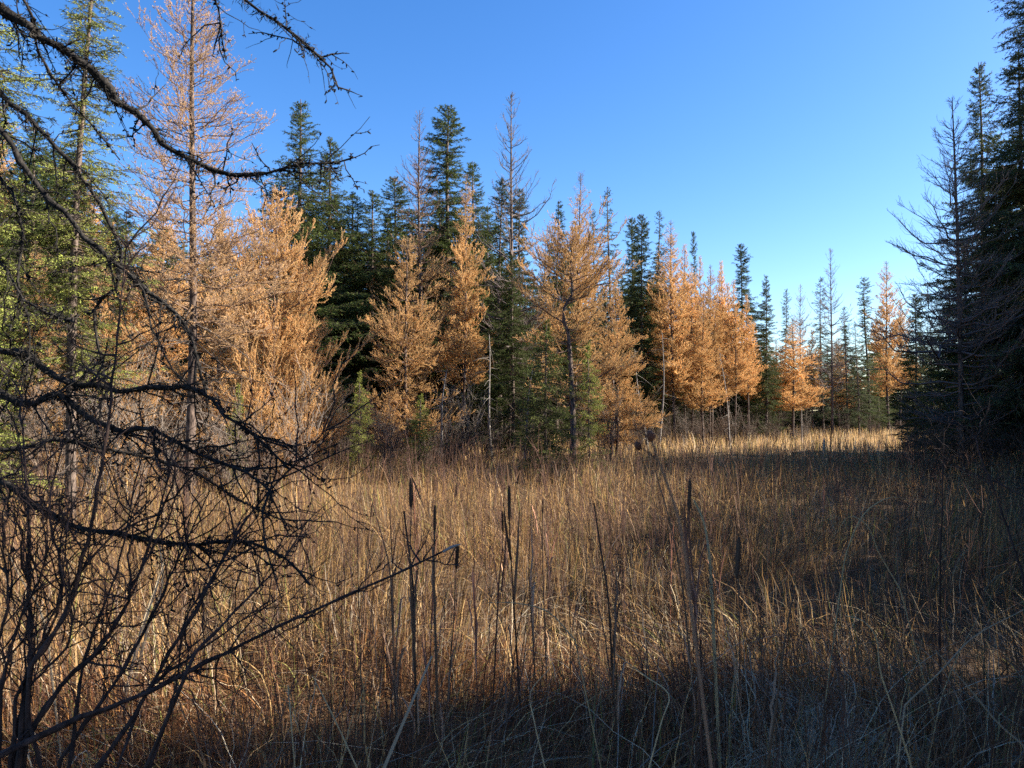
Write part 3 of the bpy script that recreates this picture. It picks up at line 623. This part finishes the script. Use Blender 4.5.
# ------------------------------------------------------------------ foreground: dead tree with lichened branches on the left
def spline(pts,n=28):
    pts=np.array(pts,float); t=np.concatenate([[0],np.cumsum(np.linalg.norm(np.diff(pts,axis=0),axis=1))]); t/=t[-1]
    u=np.linspace(0,1,n); out=np.zeros((n,3)); m=np.gradient(pts,t,axis=0)
    for i,uu in enumerate(u):
        k=min(np.searchsorted(t,uu,side='right')-1,len(t)-2); h=t[k+1]-t[k]; q=(uu-t[k])/h
        out[i]=(2*q**3-3*q**2+1)*pts[k]+(q**3-2*q**2+q)*h*m[k]+(-2*q**3+3*q**2)*pts[k+1]+(q**3-q**2)*h*m[k+1]
    return out
def path(px,d0,d1,n=28):
    d=np.linspace(d0,d1,len(px)); return spline([at(a,b,dd) for (a,b),dd in zip(px,d)],n)
def dead_branch(P,r0,r1,seed,parent,twigs=14,tl=.22,lichen=1.0,name="branch",t0=.15,down=.35,mat=None,spurs=True):
    rng=np.random.default_rng(seed); n=len(P); s=np.linspace(0,1,n)
    P=P+rng.normal(size=P.shape)*r0*.25*np.sin(s*np.pi)[:,None]
    mb=MB(); R=(r0+(r1-r0)*s**.8)*(1+.9*np.clip(rng.normal(size=n)*.22,-.2,.6))
    mb.tubes(P,R,8,(.1,.1,.1))
    PP=P[None]; L=np.linalg.norm(np.diff(P,axis=0),axis=1).sum()
    def sprout(PP,cnt,ln,rad,lo):
        m=cnt; bi=rng.integers(0,len(PP),m); q,dd=interp(PP,bi,rng.uniform(lo,1,m))
        e=unit(dd*.55+rng.normal(size=(m,3))*np.array([.6,.45,.6])+np.array([0,0,-down])); l=ln*rng.uniform(.3,1.2,m)
        K=6; k=np.linspace(0,1,K); Q=q[:,None,:]+e[:,None,:]*(l[:,None]*k)[:,:,None]
        Q[:,:,2]+=rng.uniform(-.25,.35,m)[:,None]*l[:,None]*k**2
        Q[:,1:]+=np.cumsum(rng.normal(size=(m,K-1,3)),1)*.035*l[:,None,None]
        mb.tubes(Q,(rad*rng.uniform(.7,1.2,m))[:,None]*(1-.65*k)*rng.uniform(.85,1.2,(m,K)),5,(.1,.1,.1))
        return Q
    Q=sprout(PP,twigs,tl,min(r0*.3,.0032),t0)
    Q2=sprout(Q,twigs*2,tl*.5,.0016,.2)
    if spurs:   # knobbly short shoots
        for A,c in ((Q,twigs*6),(Q2,twigs*5),(PP,int(L*26))):
            bi=rng.integers(0,len(A),c); q,dd=interp(A,bi,rng.uniform(.1,1,c)); e=unit(rng.normal(size=(c,3))); l=rng.uniform(.006,.016,c)
            B=q[:,None,:]+e[:,None,:]*(l[:,None]*k3_)[:,:,None]
            mb.tubes(B,np.full((c,1),.0022)*np.array([[1.,1.1,.7]])*rng.uniform(.5,1.5,(c,1)),5,(.1,.1,.1))
    if lichen:  # ragged beard lichen: short hairs
        c=int(L*260*lichen); q,dd=interp(PP,np.zeros(c,int),rng.uniform(0,.95,c)); e=unit(rng.normal(size=(c,3))+np.array([0,0,-.3])); l=rng.uniform(.008,.03,c)
        q=q+e*r1
        mb.needles(q,e,l+r0*.5,np.full(c,.003),rng,(.06,.06,.05),0)
        for j in range(int(L*14*lichen)):
            q,dd=interp(PP,np.zeros(1,int),rng.uniform(.05,.97,1)); off=unit(rng.normal(size=3))*r0*.5*rng.uniform(.4,1)
            mb.blob(q[0]+off,rng.uniform(.003,.0075),rng.uniform(.004,.011),rng,(.06,.06,.05),0,.5,axis=rng.normal(size=3))
        cl=max(2,int(L*16*lichen))
        for j in range(cl):
            q,dd=interp(PP,np.zeros(1,int),rng.uniform(.1,.95,1)); c2=28
            b=np.repeat(q,c2,0)+rng.normal(size=(c2,3))*.012; e=unit(rng.normal(size=(c2,3))+np.array([0,0,-.4]))
            mb.needles(b,e,rng.uniform(.012,.035,c2),np.full(c2,.0032),rng,(.06,.06,.05),0)
    return mb.build(name,[mat or M_DEAD],parent)

dead=tag(empty("dead_tree",(0,0,0)),"dead tree with crooked black lichen covered branches reaching in from the left","tree")
TX,TY=-2.15,2.45
tz=np.linspace(0,1,14); tc=np.stack([TX+.05*np.sin(tz*5),TY+.04*np.cos(tz*6),-.1+tz*5.2],-1)
dead.location=(TX,TY,0)
mbt=MB(); mbt.tubes(tc-np.array([TX,TY,0]),.085*(1-tz)**.8+.012,12,(.1,.1,.1)); mbt.build("trunk",[M_DEAD],dead)
def db(pix,d1,r0,r1,seed,**k):
    trunk_z=at(pix[0][0],pix[0][1],TY)[2]+.05
    P0=np.array([TX,TY,trunk_z]); d=np.linspace(TY-.02,d1,len(pix))
    r0*=1.25; r1*=1.05
    P=spline([P0]+[at(a,b,dd) for (a,b),dd in zip(pix,d)],30)-np.array([TX,TY,0])
    dead_branch(P,r0,r1,seed,dead,**k)
db([(-60,-40),(0,8),(43,37),(83,66),(133,113),(173,150),(203,166),(246,176),(299,164),(335,163),(352,158)],2.75,.019,.003,101,twigs=60,tl=.19,lichen=1.3)
db([(-50,60),(0,93),(43,133),(80,173),(106,213),(121,255),(113,292),(101,300),(104,372),(108,400)],2.5,.010,.0025,102,twigs=20,tl=.2)
db([(-50,95),(0,130),(23,166),(50,199),(96,246),(123,270),(159,300),(186,326),(197,360),(206,394)],2.35,.0135,.003,103,twigs=24,tl=.24)
db([(-40,338),(0,353),(27,354),(50,373),(93,386),(140,390),(196,389),(226,416),(262,442),(290,470)],2.2,.0145,.003,104,twigs=46,tl=.3,down=-.05)
db([(-40,380),(0,393),(20,403),(60,396),(86,413),(110,429),(149,429),(199,456),(246,472),(272,492)],2.1,.0145,.003,105,twigs=46,tl=.28,down=.1)
db([(-40,478),(0,482),(30,500),(63,521),(119,535),(188,545),(244,542),(290,562),(310,585)],2.1,.012,.003,106,twigs=46,tl=.26,down=.05)
db([(-60,-30),(20,-5),(43,60),(66,96),(90,123),(120,160)],2.7,.007,.002,107,twigs=12,tl=.16)
db([(-40,-330),(60,-160),(180,-55),(246,0),(285,27),(319,56),(332,70),(339,90)],2.6,.014,.003,108,twigs=30,tl=.22,down=.5)
db([(-40,150),(10,190),(22,240),(18,280),(30,330),(26,380)],2.3,.007,.002,109,twigs=14,tl=.18)
db([(-30,-200),(90,-110),(190,-30),(216,0),(222,40),(226,60)],2.9,.009,.002,110,twigs=18,tl=.2,down=.6)
db([(-40,440),(5,450),(60,440),(120,452),(190,470),(240,500),(285,520),(312,520)],2.5,.008,.002,111,twigs=30,tl=.26,down=0)
db([(-50,250),(0,262),(25,300),(60,318),(75,322)],2.2,.006,.002,112,twigs=12,tl=.18)

# ------------------------------------------------------------------ shrub with fanned stems, lower left, and the leaning stem
shrub=tag(empty("foreground_shrub"),"dark bare shrub with fanned stems in the lower left corner, below the dead branches","shrub")
def stem(pix,d0,d1,r0,r1,seed,twigs,parent,tl=.25,base=None,**k):
    P=path(pix,d0,d1,26)
    b=P[0].copy(); g=float(ground(b[0],b[1]))
    if b[2]>g+.02:
        dirv=P[0]-P[2]; dirv=dirv/max(1e-6,abs(dirv[2])); dz=b[2]-g+.03
        foot=np.array([b[0]+np.clip(dirv[0],-.25,.25)*dz*.5,b[1]+np.clip(dirv[1],-.2,.2)*dz*.5,g-.03]) if base is None else np.array(base)
        Q=np.stack([foot+(b-foot)*q for q in np.linspace(0,1,7)[:-1]]); P=np.concatenate([Q,P])
    return dead_branch(P,r0,r1,seed,parent,twigs=twigs,tl=tl,lichen=0,name="stem",down=-.35,mat=M_STEM,spurs=False,t0=.3,**k)
base=np.array([-1.25,1.85,-.03])
for i,(pix,d1,r) in enumerate([(p_,d_,r_*1.25) for p_,d_,r_ in [
 ([(21,723),(31,664),(28,605),(30,535),(26,480),(22,420)],2.0,.0075),
 ([(31,667),(63,619),(80,570),(91,521),(105,440),(118,330),(127,240)],2.1,.007),
 ([(21,744),(56,695),(105,640),(136,580),(154,528),(170,470)],2.1,.0085),
 ([(60,760),(110,690),(150,620),(178,560),(210,490)],2.2,.006),
 ([(98,768),(140,706),(181,633),(209,584),(240,530),(330,425)],2.2,.0075),
 ([(0,735),(-5,660),(8,600),(2,540)],1.9,.007),
 ([(195,653),(240,606),(279,566),(300,535)],2.3,.004),
 ([(15,700),(60,600),(50,500),(64,440)],2.2,.005),([(70,760),(85,660),(120,560),(135,480)],2.1,.005),([(10,760),(40,640),(90,560),(150,500)],2.0,.0055),([(120,760),(150,690),(215,640),(270,600)],2.2,.004),([(40,768),(30,690),(70,640),(60,560)],1.9,.005),([(0,690),(20,620),(45,560),(40,500)],1.95,.005),([(150,768),(175,690),(190,610),(235,560)],2.2,.004)]]):
    stem(pix,1.85,d1,r,.0018,200+i,20,shrub,base=base+np.array([.05*math.cos(i*2),.05*math.sin(i*2),0]))
shrub2=tag(empty("leaning_sapling"),"long thin dark stem leaning right across the lower left, broken pale at its tip","sapling")
stem([(-10,760),(42,734),(147,692),(202,664),(265,633),(340,599),(400,572),(450,548)],1.75,2.35,.009,.0032,230,26,shrub2,tl=.17,base=(-1.5,1.7,-.03))
P=path([(443,552),(452,547),(461,544)],2.33,2.36,6); mb=MB(); mb.tubes(P,np.array([.0035,.0045,.005,.0042,.003,.001]),7,(.36,.31,.26)); mb.build("broken_tip",[M_REED],shrub2)

# ------------------------------------------------------------------ cattails, dry stalks and reeds
def reed(name,pix,d0,d1,w0,w1,col,label,cat,group=None,head=None,leaf=None,flat=False,seed=0,to_ground=True):
    rng=np.random.default_rng(seed); root=tag(empty(name),label,cat,group)
    P=path(pix,d0,d1,18)           # listed from the tip down to the foot
    foot=P[-1].copy(); g=float(ground(foot[0],foot[1]))
    if to_ground and foot[2]>g:
        dv=(P[-1]-P[-3]); dv=dv/max(abs(dv[2]),1e-4); dz=foot[2]-g+.04
        end=np.array([foot[0]+np.clip(dv[0],-.2,.2)*dz,foot[1]+np.clip(dv[1],-.1,.1)*dz,g-.04])
        P=np.concatenate([P,np.stack([foot+(end-foot)*q for q in np.linspace(0,1,7)[1:]])])
    if name=='cattail': w0*=.65; w1*=.65
    s=np.linspace(0,1,len(P)); R=(w0+(w1-w0)*np.minimum(1,s*1.6))*.5
    mb=MB()
    if flat:
        side=unit(np.cross(P[-1]-P[0],[.25,1,.1]))
        mb.ribbons(P[None],(R*2)[None],side[None],np.array([col]))
        mb.ribbons(P[None]+np.array([0,.0012,0]),(R*1.2)[None],unit(side+np.array([0,.8,0]))[None],np.array([col]))
    else: mb.tubes(P,R*rng.uniform(.85,1.15,len(P)),6,col)
    mb.build("leaf_blade" if flat else "stalk",[M_REED],root)
    if head:
        L,r,hc=head; a=P[0]; ax=unit(P[0]-P[2])
        k=np.linspace(0,1,9); hp=a[None]-ax[None]*(L*k)[:,None]; hr=r*np.array([.35,.8,1,.95,1.05,.95,1,.85,.3])*rng.uniform(.92,1.08,9)
        mh=MB(); mh.tubes(hp,hr,8,hc); c=120
        q=a[None]-ax[None]*rng.uniform(0,L,(c,1)); e=unit(rng.normal(size=(c,3))); mh.needles(q+e*r*.8,e,np.full(c,.006),np.full(c,.0018),rng,hc,0)
        mh.build("seed_head",[M_REED],root)
    if name=='cattail':       # dry leaves sheathing the stalk
        for j in range(rng.integers(2,5)):
            i0=rng.integers(len(P)//2,len(P)-2); b=P[i0]; L=rng.uniform(.3,.75)*min(1,(b[2]+.3)); az=rng.uniform(0,6.28); kk=np.linspace(0,1,10); o=rng.uniform(.08,.35); dr=rng.uniform(0,.7)
            lp=b[None]+np.stack([np.cos(az)*L*o*kk**1.4,np.sin(az)*L*o*kk**1.4,L*(kk-dr*kk**3)],-1)+rng.normal(size=(10,3))*.003; sd_=unit(np.array([math.cos(az+1.3),math.sin(az+1.3),.1]))
            ml=MB(); ml.ribbons(lp[None],(rng.uniform(.006,.011)*np.interp(kk,[0,.6,1],[.8,1,.15])*rng.uniform(.75,1.2,10))[None],sd_[None],np.array([np.array(col)*rng.uniform(1.2,2.8)+.02])); ml.build("leaf",[M_REED],root)
    for lf in (leaf or []):
        lp=path(lf[0],lf[1],lf[2],12); ml=MB(); sd_=unit(np.cross(lp[-1]-lp[0],[.2,1,.15])); kk=np.linspace(0,1,12)
        ml.ribbons(lp[None],(lf[3]*np.interp(kk,[0,.6,1],[1,.9,.15]))[None],sd_[None],np.array([lf[4]])); ml.build("leaf",[M_REED],root)
    return root
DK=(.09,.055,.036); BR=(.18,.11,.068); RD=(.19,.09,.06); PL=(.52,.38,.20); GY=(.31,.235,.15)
CG='dark cattail stalks in the near meadow'
reed('cattail',[(411,478),(411,520),(410,560),(413,640)],3.0,2.9,.006,.010,BR,'cattail stalk with dark broken head and a leaf folded down beside it','cattail',CG,head=(.12,.0085,DK),leaf=[([(412,478),(418,492),(424,508)],3.0,2.98,.007,BR)],seed=1)
reed('cattail',[(404,511),(408,545),(412,575),(415,660)],2.9,2.8,.012,.013,DK,'thick dark cattail stem leaning just under the folded leaf one','cattail',CG,flat=True,seed=2)
reed('cattail',[(435,505),(434,560),(435,620),(437,690)],2.7,2.65,.010,.016,BR,'tall straight reddish brown cattail stalk, thickest of the centre left','cattail',CG,head=(.10,.006,DK),seed=3)
reed('cattail',[(371,498),(380,530),(388,560),(393,640)],3.2,3.0,.006,.011,BR,'cattail stalk bending left, leftmost of the dark stalks','cattail',CG,flat=True,seed=4)
reed('cattail',[(390,508),(392,560),(394,650)],3.1,3.0,.008,.010,DK,'slim dark cattail stalk right of the left bending one','cattail',CG,seed=5)
reed('cattail',[(509,486),(510,540),(513,590),(516,640)],3.4,3.3,.008,.014,DK,'dark cattail stalk rising from the middle clump','cattail',CG,head=(.16,.008,DK),seed=6,leaf=[([(511,560),(505,520),(503,496)],3.38,3.4,.012,DK),([(514,600),(518,540),(519,512)],3.35,3.4,.013,BR)])
reed('cattail',[(594,503),(600,545),(606,580),(612,660)],2.9,2.8,.009,.012,DK,'dark cattail stalk leaning left in the meadow centre','cattail',CG,flat=True,seed=7)
reed('cattail',[(690,478),(689,530),(693,580),(697,650)],2.8,2.7,.007,.014,RD,'dark red cattail stalk beside the blurred brown buds stem','cattail',CG,head=(.13,.007,DK),leaf=[([(692,600),(686,540),(684,500)],2.78,2.8,.011,RD)],seed=8)
reed('cattail',[(739,537),(738,555),(739,600),(740,690)],2.9,2.85,.005,.008,BR,'short cattail with a dark cigar shaped head, farthest right','cattail',CG,head=(.16,.010,DK),seed=9)
reed('cattail',[(474,512),(474,560),(476,650)],3.1,3.0,.006,.008,RD,'thin reddish stalk between the thick stalk and the middle clump','cattail',CG,seed=10)
reed('cattail',[(532,500),(529,560),(534,660)],3.5,3.4,.006,.009,BR,'thin brown stalk just right of the middle clump','cattail',CG,seed=11)
reed('cattail',[(357,508),(358,570),(361,680)],3.0,2.9,.005,.008,BR,'thin straight brown stalk left of the bending cattail','cattail',CG,seed=12)
reed('cattail',[(655,470),(672,530),(684,600),(690,660)],3.0,2.9,.006,.010,BR,'brown stalk leaning left against the dark red cattail','cattail',CG,flat=True,seed=13)
reed('cattail',[(795,585),(785,640),(777,700)],2.3,2.2,.006,.010,BR,'brown stalk standing by the pale grass tuft','cattail',CG,seed=14)
_cp=[o for o in COL.objects if o.get('category')=='cattail']
rq=random.Random(77)
for i in range(58):       # more of the same stalks scattered over the meadow
    src=_cp[rq.choice([0,2,3,4,6,7,9,11])]; o=copy_tree(src); D=2.8+6*rq.random()**1.5; px=rq.choice([395,430,505,525,600,690,740,340])+rq.gauss(0,38); lx=(px-512)/FPX*D
    b=[c for c in src.children if c.name.startswith(('stalk','leaf_blade'))][0].data.vertices; v=b[len(b)-1].co; a_=rq.uniform(0,6.28); ca,sa=math.cos(a_),math.sin(a_); sc=rq.uniform(.55,.88)
    o.rotation_euler=(0,0,a_); o.scale=(sc,sc,sc); o.location=(lx-sc*(ca*v.x-sa*v.y),D-sc*(sa*v.x+ca*v.y),float(ground(lx,D))-.03-sc*v.z)
    tag(o,'brown dry cattail stalk scattered among the sedge of the meadow','cattail','scattered cattail stalks in the meadow')
# pale bent reeds
RG='pale dry reeds in the foreground'
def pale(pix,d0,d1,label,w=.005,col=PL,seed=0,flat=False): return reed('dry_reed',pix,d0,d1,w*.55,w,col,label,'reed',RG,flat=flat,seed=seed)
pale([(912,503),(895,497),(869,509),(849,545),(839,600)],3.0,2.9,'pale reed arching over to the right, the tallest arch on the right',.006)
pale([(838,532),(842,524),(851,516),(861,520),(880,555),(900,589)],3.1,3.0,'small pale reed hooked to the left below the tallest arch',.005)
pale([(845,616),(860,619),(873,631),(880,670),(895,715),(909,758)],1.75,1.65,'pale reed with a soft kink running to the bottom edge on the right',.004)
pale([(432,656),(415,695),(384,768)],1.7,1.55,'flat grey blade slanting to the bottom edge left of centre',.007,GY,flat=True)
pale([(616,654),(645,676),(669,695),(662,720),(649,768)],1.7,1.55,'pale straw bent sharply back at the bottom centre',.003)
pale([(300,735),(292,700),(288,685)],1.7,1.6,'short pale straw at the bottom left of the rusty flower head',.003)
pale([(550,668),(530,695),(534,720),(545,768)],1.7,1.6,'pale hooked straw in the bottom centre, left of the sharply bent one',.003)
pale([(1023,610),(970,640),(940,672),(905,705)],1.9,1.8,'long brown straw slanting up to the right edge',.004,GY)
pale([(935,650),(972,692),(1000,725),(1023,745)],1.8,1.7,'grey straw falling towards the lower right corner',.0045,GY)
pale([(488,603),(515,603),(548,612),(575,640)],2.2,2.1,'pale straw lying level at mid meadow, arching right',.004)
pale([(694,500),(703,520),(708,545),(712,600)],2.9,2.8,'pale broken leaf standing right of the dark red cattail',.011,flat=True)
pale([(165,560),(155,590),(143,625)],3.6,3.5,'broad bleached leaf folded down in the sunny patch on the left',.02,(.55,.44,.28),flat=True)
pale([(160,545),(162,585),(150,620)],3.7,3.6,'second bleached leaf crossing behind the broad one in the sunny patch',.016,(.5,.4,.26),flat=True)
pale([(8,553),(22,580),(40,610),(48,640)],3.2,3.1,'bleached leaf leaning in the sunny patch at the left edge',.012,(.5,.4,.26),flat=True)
# dried flower with rusty head
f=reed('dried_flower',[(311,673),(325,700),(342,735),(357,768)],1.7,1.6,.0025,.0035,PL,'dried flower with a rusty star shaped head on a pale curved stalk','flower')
rng2=np.random.default_rng(4); mh=MB(); c=at(311,671,1.7); mh.blob(c,.006,.006,rng2,(.30,.12,.05))
e=unit(rng2.normal(size=(40,3))); mh.needles(np.repeat(c[None],40,0),e,rng2.uniform(.010,.019,40),np.full(40,.005),rng2,(.36,.14,.06)); mh.build("flower_head",[M_REED],f)
# near blurred buds
f=reed('budding_stalk',[(650,437),(662,470),(676,510),(686,560),(690,600)],.62,.66,.0020,.0030,(.34,.23,.16),'close blurred stalk with two brown buds, reaching up to the far grass line','plant')
mh=MB(); mh.blob(at(650,436,.62),.0042,.0048,rng2,(.15,.07,.045)); mh.build("bud",[M_REED],f)
mh=MB(); mh.blob(at(638,446,.63),.0034,.0038,rng2,(.15,.07,.045)); P=path([(638,446),(648,452),(657,460)],.63,.625,6); mh.tubes(P,np.full(6,.0007),5,(.12,.08,.06)); mh.build("bud",[M_REED],f)
# right foreground: thin bare sapling stems
sap=tag(empty("bare_sapling"),"thin straight dark stem standing alone in the shaded grass on the right","sapling")
stem([(940,590),(941,540),(943,480),(944,428)],4.0,4.0,.006,.0022,301,5,sap,tl=.15)
sap=tag(empty("bare_sapling"),"sparse bare sapling with forked dark twigs at the right picture edge","sapling")
stem([(1023,575),(1008,530),(992,485),(979,452),(975,435)],3.6,3.9,.007,.0025,302,9,sap,tl=.4)
stem([(1030,500),(1000,484),(960,468),(935,450)],3.7,4.0,.005,.002,303,9,sap,tl=.35)
st=tag(empty("broken_stub"),"short pale broken stub standing upright in the far shaded grass","stub")
b=at(824,452,24); t_=at(824,438,24); mb=MB(); k=np.linspace(0,1,7); b[2]=float(ground(b[0],b[1]))
mb.tubes(b[None]+(t_-b)[None]*k[:,None],np.array([.045,.042,.043,.04,.041,.04,.015]),8,(.62,.52,.38)); mb.build("stem",[M_REED],st)
# pale grass tuft in the shade, a sun fleck put into its blade colour
tu=tag(empty("grass_tuft"),"pale bleached grass tuft right of centre, its fleck of sun put into the colour","grass tuft")
rng3=np.random.default_rng(8); c=at(797,660,2.75); c[2]=float(ground(c[0],c[1]))+.25; n=420; az=rng3.uniform(0,6.28,n); K=5; s=np.linspace(0,1,K); L=rng3.uniform(.12,.3,n)
P=np.zeros((n,K,3)); b=c+rng3.normal(size=(n,3))*np.array([.06,.06,.03]); hor=L[:,None]*(.5*s+.6*s**2)
P[:,:,0]=b[:,:1]+np.cos(az)[:,None]*hor; P[:,:,1]=b[:,1:2]+np.sin(az)[:,None]*hor; P[:,:,2]=b[:,2:]-.25+.3*s+L[:,None]*(.9*s-1.0*s**2)
mb=MB(); sa=rng3.uniform(0,6.28,n); mb.ribbons(P,np.full((n,1),.005)*np.interp(s,[0,1],[1,.2])[None],np.stack([np.cos(sa),np.sin(sa),0*sa],-1),np.array([(.5,.41,.27)])*rng3.uniform(.7,1.2,(n,1))); mb.build("blades",[M_GRASS],tu)

mt_=tag(empty("flattened_grass"),"grey flattened mat of dead grass just right of the pale tuft","grass mat")
c=at(828,625,3.1); c[2]=float(ground(c[0],c[1]))+.22; n=700; K=6; s=np.linspace(0,1,K); az=rng3.normal(size=n)*.7+1.2; L=rng3.uniform(.12,.4,n)
P=np.zeros((n,K,3)); b=c+rng3.normal(size=(n,3))*np.array([.15,.3,.05]); P[:,:,0]=b[:,:1]+np.cos(az)[:,None]*L[:,None]*s; P[:,:,1]=b[:,1:2]+np.sin(az)[:,None]*L[:,None]*s
P[:,:,2]=b[:,2:]+rng3.normal(size=(n,1))*.03+L[:,None]*(rng3.uniform(0,.5,(n,1))*s-rng3.uniform(.2,.6,(n,1))*s**2); P[:,1:]+=rng3.normal(size=(n,K-1,3))*.006
mb=MB(); sa=rng3.uniform(0,6.28,n); mb.ribbons(P,np.full((n,1),.005)*np.interp(s,[0,1],[1,.2])[None],np.stack([np.cos(sa),np.sin(sa),.3+0*sa],-1),np.array([(.36,.29,.20)])*rng3.uniform(.6,1.2,(n,1))); mb.build("blades",[M_GRASS],mt_)
# unused prototypes would stand at the origin: remove them
for kind,lst in PROTO.items():
    for k,o in enumerate(lst):
        if "label" not in o:
            for ch in list(o.children): bpy.data.objects.remove(ch)
            bpy.data.objects.remove(o)
for o in COL.objects:
    if "H" in o: del o["H"]
